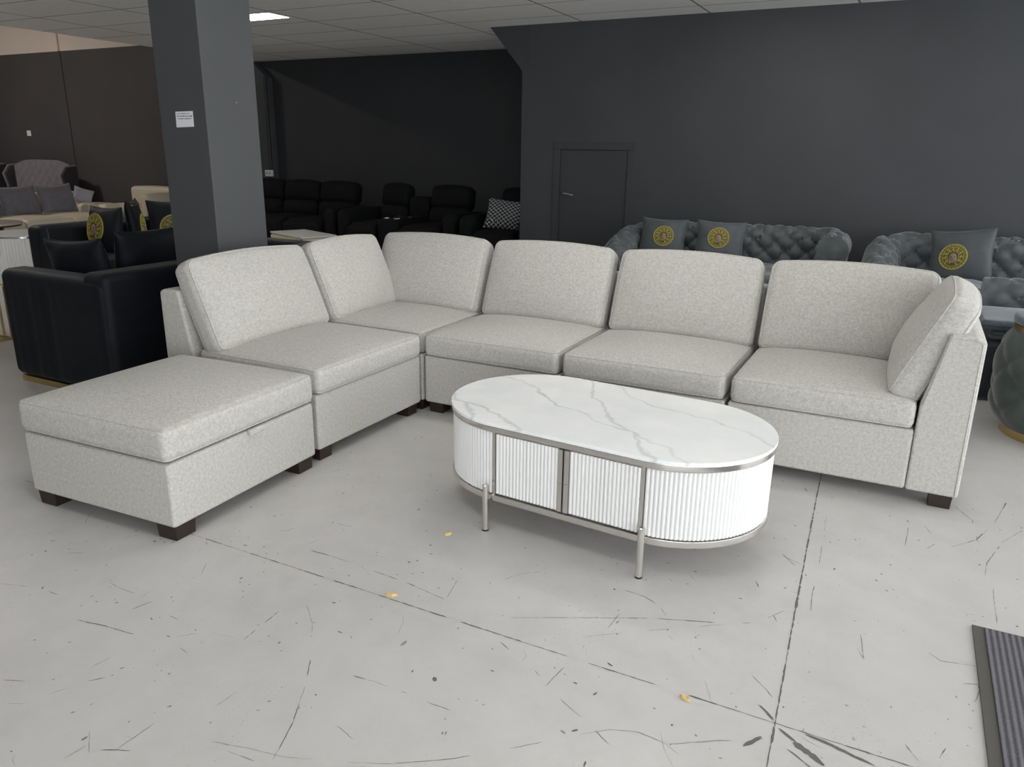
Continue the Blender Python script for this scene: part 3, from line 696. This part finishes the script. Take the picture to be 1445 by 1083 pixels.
def chesterfield(label, path, seatbox, mats, legs, seams=()):
    t = thing('tufted_sofa', label, 'sofa', (path[0][0], path[0][1], 0), 0, 'tufted velvet sofas by the right wall')
    ox, oy = path[0][0], path[0][1]
    tufted_run('tufted_back', t, [(x - ox, y - oy, z) for x, y, z in path], mats[0])
    (x0, y0), (x1, y1), zt = seatbox
    MB().box((x0 - ox, y0 - oy, .07), (x1 - ox, y1 - oy, .25)).obj('base', mats[1], t, bevel=.02)
    MB().box((x0 - ox + .005, y0 - oy - .004, .215), (x1 - ox - .005, y0 - oy + .02, .245)).obj('metal_band', M['gold'], t, bevel=.003)
    m = max(1, round((x1 - x0) / .75)); w = (x1 - x0) / m
    for k in range(m):
        v, f = rbox(w - .008, y1 - y0 + .02, zt - .25, .045, 14, lambda p: (p[0], p[1], p[2] + (.018 * (1 - (2.05 * p[0] / w) ** 2) + .010 * sin(26 * p[0] + 9 * p[1]) * sin(21 * p[1] + 7 * p[0])) * (1 if p[2] > 0 else 0)))
        MB().add(v, f, 0, T((x0 - ox + w * (k + .5), (y0 + y1) / 2 - oy, .25 + (zt - .25) / 2))).obj('seat_cushion', mats[2], t, True)
    for x, y in legs: MB().tube([(x - ox, y - oy, 0), (x - ox, y - oy, .072)], [.014, .022], k=10).obj('leg', M['gold'], t, 'auto')
    return t
GV = M['grey_velvet']
chesterfield('slate grey tufted sofa behind the middle sofa sections, two emblem cushions on it',
    [(-.02, 2.92, .50), (-.02, 3.2, .58), (-.02, 3.62, .70), (.36, 3.62, .705), (1.1, 3.62, .715), (1.44, 3.62, .72), (1.44, 3.42, .715), (1.44, 3.30, .70)],
    ((.01, 2.86), (1.42, 3.60), .40), (GV, M['dark_velvet'], GV), [(.05, 2.92), (1.38, 2.92), (-.1, 3.7), (1.5, 3.7)])
chesterfield('slate grey tufted sofa behind the right end section, one emblem cushion on it',
    [(2.02, 2.92, .56), (2.02, 3.2, .64), (2.02, 3.64, .715), (2.4, 3.64, .715), (3.3, 3.64, .71), (3.75, 3.64, .71), (3.75, 3.3, .64), (3.75, 2.92, .56)],
    ((2.05, 2.86), (3.72, 3.62), .42), (GV, M['dark_velvet'], M['blue_velvet']), [(2.1, 2.92), (3.68, 2.92), (1.95, 3.7), (3.8, 3.7)])
EG = 'cushions with the round gold emblem'
def stand(x, y, z, rz, lean, roll=0.): return T((x, y, z)) @ RZ(rz) @ RX(lean) @ RY(roll)
pillow('throw_cushion', 'grey cushion with round gold emblem, left one on the middle tufted sofa', .40, .37, .15, M['grey_pillow'], stand(.185, 3.44, .570, .06, -.30, .02), group=EG, emblem=(.018, .020, .086))
pillow('throw_cushion', 'grey cushion with round gold emblem, right one on the middle tufted sofa', .40, .37, .15, M['grey_pillow'], stand(.672, 3.44, .572, .18, -.30, .03), group=EG, emblem=(-.012, .030, .086))
pillow('throw_cushion', 'grey cushion with round gold emblem on the right corner tufted sofa', .43, .40, .15, M['grey_pillow'], stand(2.43, 3.43, .59, -.30, -.32, -.14), group=EG, emblem=(-.035, -.02, .094))

# tufted chair, its loose seat pads and the round tufted ottoman at the right edge
t = thing('tufted_chair', 'low dark velvet tufted chair with blue-grey seat at the right edge', 'chair', (2.47, 1.66, 0))
v, f = rbox(.95, .78, .345, .05, 10, lambda p: (p[0] + .012 * sin(9 * p[2] + 4 * p[1]), p[1], p[2])); MB().add(v, f, 0, T((.475, .39, .1755))).obj('base', M['dark_velvet'], t, True)
tufted_run('tufted_back', t, [(.04, .50, .60), (.45, .50, .61), (.95, .50, .61)], M['grey_velvet'], .2, .335, .014, .17, .15, .03)
def pad(p): return (p[0], p[1], p[2] + .010 * sin(7 * p[0] + 2) * cos(6 * p[1]))
for k, (z, dx, dy) in enumerate(((.375, .05, .0), (.430, .0, -.03))):
    v, f = rbox(.88, .50, .052, .018, 10, pad); q = T((.46 + dx, .24 + dy, z)); o = MB().add(v, f, 0, q).obj('seat_pad', M['blue_velvet'], t, True)
    MB().tube([tuple(q @ Vector(pad(p))) for p in rrect(.88, .50, .018, 0)], .005, True, 6).obj('piping', M['grey_pillow'], o, True)
t = thing('round_ottoman', 'round grey-green tufted ottoman with gold bands at the right edge', 'ottoman', (2.885, 1.20, 0))
def drum(z0, z1, r0, bulge, tuft, ns=150, nz=30, ps=8, pz=.23):
    V = []; 
    for j in range(nz + 1):
        z = z0 + (z1 - z0) * j / nz; q = j / nz; r = r0 + bulge * (1 - (2 * q - 1) ** 4)
        for i in range(ns):
            a = 2 * pi * i / ns; h = tuft * (puff(a * ps / (2 * pi) + z / pz, a * ps / (2 * pi) - z / pz) - .7) * min(1, 4 * q) * min(1, 4 * (1 - q))
            V.append(((r + h) * cos(a), (r + h) * sin(a), z))
    Fc = [(j*ns+i, j*ns+(i+1) % ns, (j+1)*ns+(i+1) % ns, (j+1)*ns+i) for j in range(nz) for i in range(ns)]
    Fc += [tuple(range(ns))[::-1], tuple(range(nz*ns, (nz+1)*ns))]; return MB().add(V, Fc)
drum(.0, .045, .275, 0, 0, 64, 2).obj('base_band', M['gold'], t, 'auto')
drum(.045, .505, .290, .055, .026).obj('tufted_drum', M['green_velvet'], t, 'auto')
drum(.505, .53, .296, 0, 0, 64, 2).obj('gold_band', M['gold'], t, 'auto')
drum(.53, .575, .285, .018, 0, 64, 8).obj('lid', M['blue_velvet'], t, 'auto')

# ------------------------------------------------------------------ black recliners along the far wall
BK = M['black']
def rb(parent, name, a, b, r=.05, mat=None, X=None, bulge=.015, n=5):
    s = [b[i] - a[i] for i in range(3)]; r = min(r, .45 * min(s))
    def d(p):
        u, v, w = (abs(2 * p[i] / s[i]) for i in range(3)); u, v, w = min(u, 1), min(v, 1), min(w, 1)
        return (p[0], p[1] + math.copysign(bulge * (1 - u*u) * (1 - w*w) * v, p[1]), p[2] + math.copysign(bulge * (1 - u*u) * (1 - v*v) * w, p[2]))
    v, f = rbox(*s, r, n, d); c = T([(a[i] + b[i]) / 2 for i in range(3)])
    return MB().add(v, f, 0, (X @ c) if X is not None else c).obj(name, mat or BK, parent, True)
def recliner(label, arms, seats, console=None):
    x0 = min(a[0] for a in arms); t = thing('recliner_sofa', label, 'recliner sofa', (x0, 4.30, 0), 0, 'black recliner sofas along the far wall')
    x1 = max(a[1] for a in arms)
    rb(t, 'base', (.03, .12, .02), (x1 - x0 - .03, .92, .24), .02)
    for a, b in arms: rb(t, 'arm', (a - x0, .06, .04), (b - x0, .86, .58), .07); 
    for a, b in seats:
        a, b = a - x0 + .006, b - x0 - .006
        rb(t, 'seat', (a, .06, .24), (b, .74, .44), .06); rb(t, 'footrest', (a, 0, .06), (b, .10, .40), .04)
        k = RX(-.20); q = T((0, .70, .42))
        rb(t, 'lumbar_cushion', (a, -.04, -.02), (b, .16, .20), .06, X=q @ k, bulge=.03); rb(t, 'head_cushion', (a, -.03, .19), (b, .16, .455), .06, X=q @ k, bulge=.03)
    if console:
        a, b = console[0] - x0 + .004, console[1] - x0 - .004
        rb(t, 'console_back', (a, .72, .40), (b, .92, .72), .03); c = rb(t, 'console', (a, .05, .04), (b, .74, .50), .04)
        m = (a + b) / 2
        for dx, dy in ((-.07, .16), (.07, .16), (-.07, .42), (.07, .42)):
            MB().tube([(m + dx + .04 * cos(2*pi*i/16), dy + .04 * sin(2*pi*i/16), .505) for i in range(16)], .006, True, 6).obj('cup_holder', M['chrome'], c, True)
    return t
recliner('black three-seat recliner sofa at the left end of the far wall, behind the cream cabinet', [(-6.40, -6.22), (-4.37, -4.20)], [(-6.22, -5.62), (-5.61, -4.995), (-4.985, -4.38)])
recliner('black recliner sofa with a cup-holder console in the middle of the far wall', [(-4.16, -3.99), (-2.66, -2.49)], [(-3.98, -3.55), (-3.24, -2.67)], (-3.545, -3.245))
recliner('black recliner at the right end of the far wall beside the black and white cushion', [(-2.44, -2.27), (-1.70, -1.53)], [(-2.26, -1.71)])
pillow('throw_cushion', 'black and white houndstooth cushion on the far right black recliner', .42, .36, .15, M['hound'], stand(-2.0, 4.66, .60, .35, -.5, .12))
t = thing('side_cabinet', 'cream low cabinet with grey marble top behind the left sofa wing', 'cabinet', (-3.784, 3.332, 0), radians(-22))
MB().box((-.78, .01, .02), (-.01, .42, .335)).obj('body', M['cream_wood'], t, bevel=.004)
MB().box((-.79, 0, .34), (0, .43, .36)).obj('top', M['rose'] if False else M['plastic'], t, bevel=.003)
for a, b in ((-.775, -.40), (-.39, -.015)): MB().box((a, -.004, .04), (b, .012, .325)).obj('drawer_front', M['cream_wood'], t, bevel=.003)
MB().box((-.016, -.002, .02), (-.004, .014, .335)).obj('gap_shade_strip', M['gap_shade'], t)  # shade of the corner gap put in as a solid dark strip

# ------------------------------------------------------------------ navy velvet group on the left
NV = M['navy']
def flute(p):
    x, y, z = p
    if y < 0 and x < .05: y += .010 * max(0, abs(sin(pi * (x + .5) / .085)) ** 8) * min(1, max(0, (.25 - z) / .05)) * -1 * -1
    return (x, y, z)
t = thing('velvet_sofa', 'black-navy velvet sofa seen from behind, left of the pale sectional', 'sofa', (-2.30, -.68, 0), 0, 'black-navy velvet sofas')
MB().box((.03, .02, 0), (.82, 1.96, .035)).obj('plinth', M['gold'], t, bevel=.004)
v, f = rbox(.86, .17, .60, .05, 22, flute); MB().add(v, f, 0, T((.43, .085, .335))).obj('arm', NV, t, True)
rb(t, 'arm', (0, 1.81, .035), (.86, 1.98, .635), .05, NV, bulge=0); rb(t, 'back', (.68, .012, .035), (.872, 1.97, .665), .045, NV, bulge=.004, n=10)
rb(t, 'base', (.02, .15, .035), (.70, 1.83, .25), .02, NV, bulge=0); rb(t, 'seat_cushion', (.0, .175, .25), (.69, .99, .42), .05, NV); rb(t, 'seat_cushion', (.0, .995, .25), (.69, 1.80, .42), .05, NV)
NG = 'plain black cushions on the near velvet sofa'
pillow('throw_cushion', 'plain black cushion in the near arm corner of the velvet sofa', .46, .38, .14, NV, stand(-1.97, -.40, .605, .06, .22, -.06), group=NG)
pillow('throw_cushion', 'plain black cushion on the velvet sofa against the dark pillar edge', .47, .44, .17, NV, stand(-1.84, -.07, .62, -pi / 2 - .05, -.28, .03), group=NG)
t = thing('velvet_sofa', 'black-navy velvet sofa facing the camera, behind the near velvet sofa', 'sofa', (-4.50, .82, 0), 0, 'black-navy velvet sofas')
rb(t, 'back', (0, 0, .035), (.20, 1.75, .635), .05, NV, bulge=.004); rb(t, 'base', (.0, .02, .035), (.82, 1.73, .22), .02, NV, bulge=0)
rb(t, 'arm', (.02, 0, .035), (.66, .14, .52), .05, NV, bulge=0); rb(t, 'arm', (.02, 1.61, .035), (.66, 1.75, .52), .05, NV, bulge=0)
rb(t, 'seat_cushion', (.19, .145, .22), (.84, .87, .39), .05, NV); rb(t, 'seat_cushion', (.19, .875, .22), (.84, 1.605, .39), .05, NV)
MB().box((.198, .055, .30), (.206, .067, .62)).obj('metal_trim', M['chrome'], t, bevel=.001)
EN = 'black cushions with the round gold emblem'
pillow('throw_cushion', 'black cushion with a tall gold emblem at its left, leftmost on the far velvet sofa', .40, .40, .14, NV, stand(-4.06, 1.24, .585, .02, -.16, .0), group=EN, emblem=(-.06, .01, .125))
pillow('throw_cushion', 'black cushion with gold border lines and an edge-on emblem, middle of the far velvet sofa', .42, .44, .12, NV, stand(-4.06, 1.54, .61, 2.30, -.10, .0), group=EN, emblem=(.02, -.03, .12), border=True)
pillow('throw_cushion', 'black cushion whose gold emblem is half hidden by the dark pillar edge', .44, .42, .15, NV, stand(-4.14, 2.0, .585, 1.0, -.18, .03), group=EN, emblem=(.0, -.05, .125))

# round tables, cream sofa, chair and bed in the far left
def ribbed_drum(r, z0, z1, ns=64, amp=.008):
    n = ns * 6; V = []
    for z in (z0, z1):
        for i in range(n):
            a = 2 * pi * i / n; h = amp * abs(sin(pi * i / 6)); V.append(((r + h) * cos(a), (r + h) * sin(a), z))
    return MB().add(V, [(i, (i+1) % n, n + (i+1) % n, n + i) for i in range(n)] + [tuple(range(n))[::-1], tuple(range(n, 2*n))])
t = thing('round_table', 'round white ribbed table with a dark rim at the left edge', 'table', (-6.20, 1.84, 0))
ribbed_drum(.345, .0, .365).obj('ribbed_body', M['lacquer'], t, 'auto')
v, f = tube([(0, 0, .365), (0, 0, .383)], .352, k=48); MB().add(v, f).obj('rim', M['chrome'], t, 'auto')
v, f = tube([(0, 0, .383), (0, 0, .398)], .36, k=48); MB().add(v, f).obj('tabletop', M['plastic'], t, 'auto')
t = thing('round_table', 'round rose marble table behind the white ribbed table', 'table', (-7.22, 1.98, 0))
v, f = tube([(0, 0, 0), (0, 0, .02), (0, 0, .021), (0, 0, .40)], [.25, .25, .16, .20], k=32); MB().add(v, f).obj('pedestal', M['dark_velvet'], t, 'auto')
v, f = tube([(0, 0, .395), (0, 0, .412)], .375, k=48); MB().add(v, f).obj('rim', M['leather'], t, 'auto')
v, f = tube([(0, 0, .412), (0, 0, .435)], .385, k=48); MB().add(v, f).obj('tabletop', M['rose'], t, 'auto')
CR = M['cream']
t = thing('cream_sofa', 'cream sofa with grey-mauve cushions in front of the far left wall', 'sofa', (-9.25, 2.2, 0))
rb(t, 'back', (0, 0, .05), (.26, 2.35, .62), .06, CR); rb(t, 'base', (.1, 0, .04), (1.42, 2.1, .22), .03, CR, bulge=0)
for k in range(3): rb(t, 'seat_cushion', (.25, .0 + .64 * k, .22), (1.45, .632 + .64 * k, .365), .05, CR)
rb(t, 'arm', (.20, 1.94, .05), (.80, 2.12, .47), .05, CR); rb(t, 'chaise_return', (.28, 2.13, .05), (.86, 2.42, .46), .05, CR)
PG = 'grey-mauve cushions on the cream sofa'
for k, (y, w, lab) in enumerate(((2.80, .52, 'grey-mauve cushion on the cream sofa, cut by the left edge'), (3.31, .52, 'grey-mauve cushion on the cream sofa, middle of the row'), (3.84, .52, 'grey-mauve cushion on the cream sofa, right one of the row'))):
    pillow('throw_cushion', lab, w, .40, .16, M['mauve'], stand(-8.70, y, .550, pi / 2, -.22, -.03 - .02 * k), group=PG, n=14)
pillow('throw_cushion', 'small light mauve cushion on the arm of the cream sofa', .26, .22, .11, M['mauve_light'], stand(-8.74, 4.26, .575, pi / 2 - .4, -.15, .35), n=12)
t = thing('cream_armchair', 'cream leather armchair left of the dark pillar', 'armchair', (-9.0, 4.95, 0), radians(4))
rb(t, 'back', (0, .30, .05), (.98, .52, .675), .06, CR); rb(t, 'seat_cushion', (.02, -.30, .20), (.84, .31, .43), .07, CR); rb(t, 'base', (.02, -.28, .03), (.96, .5, .2), .02, CR, bulge=0); rb(t, 'arm', (.85, -.28, .05), (.99, .34, .60), .05, CR)
def bed(label, loc):
    t = thing('wingback_bed', label, 'bed', loc, 0, 'tufted wingback beds')
    W = 1.46; V = []; nx, nz = 70, 44; z0 = .1
    for j in range(nz + 1):
        for i in range(nx + 1):
            x = W * i / nx; u = 2 * i / nx - 1; zt = .93 + .105 * (1 - max(0, (abs(u) - .42) / .58) ** 1.6); z = z0 + (zt - z0) * j / nz
            e = min(1, (1 - abs(u)) / .06) * min(1, (zt - z) / .10); V.append((x, -.05 - .022 * (puff(x / .19 + z / .17, x / .19 - z / .17) - .7) * max(0, e), z))
    o = len(V)
    V += [(x, .05, z) for x, y, z in V[:o]]
    q = nx + 1; F = [(j*q+i, j*q+i+1, (j+1)*q+i+1, (j+1)*q+i) for j in range(nz) for i in range(nx)]
    F += [tuple(a + o for a in f[::-1]) for f in F]
    B = list(range(q)) + [j*q+nx for j in range(1, nz+1)] + [nz*q+i for i in range(nx-1, -1, -1)] + [j*q for j in range(nz-1, 0, -1)]
    F += [(a, b, b + o, a + o) for a, b in zip(B, B[1:] + B[:1])]
    MB().add(V, F).obj('tufted_headboard', M['bed_grey'], t, 'auto')
    for x in (-.09, W):
        pl = [(.06, .05), (.06, .95), (-.12, .93), (-.22, .80), (-.17, .60), (-.20, .05)]
        w = MB().prism(pl, 'x', x, x + .09).obj('wing', M['bed_dark'], t, bevel=.02)
        MB().tube([(x + .045, a - .008 if a < 0 else a, b) for a, b in pl[1:]], .018, k=8).obj('nailhead_edge', M['bed_grey'], w, True)
    rb(t, 'bed_base', (0, -1.9, .05), (W, -.05, .26), .02, M['bed_grey'], bulge=0); rb(t, 'mattress', (.03, -1.87, .26), (W - .03, -.06, .44), .05, M['mauve_light'])
    return t
b0 = bed('grey bed with a tall tufted wingback headboard behind the cream sofa', (-12.03, 5.35, 0))
dup(b0, (-13.98, 5.35, 0), 0, 'grey wingback bed just inside the left edge, next to the full headboard')
t = thing('side_table', 'gold-barred side table at the left edge beside the velvet sofa', 'side table', (-3.27, -.12, 0))
mb = MB()
for z in (.012, .375): mb.tube([(0, 0, z), (-.5, 0, z), (-.5, -.5, z), (0, -.5, z)], .011, True, 4)
mb.obj('frame', M['gold'], t, 'auto')
for k in range(7):
    for a in ((0, -.5 * k / 6), (-.5 * k / 6, 0)):
        if a == (0, 0) and k: continue
        MB().tube([(a[0], a[1], .012), (a[0], a[1], .375)], .008, k=8).obj('bar', M['gold'], t, 'auto')
MB().box((-.52, -.52, .386), (.02, .02, .402)).obj('tabletop', M['plastic'], t, bevel=.003)
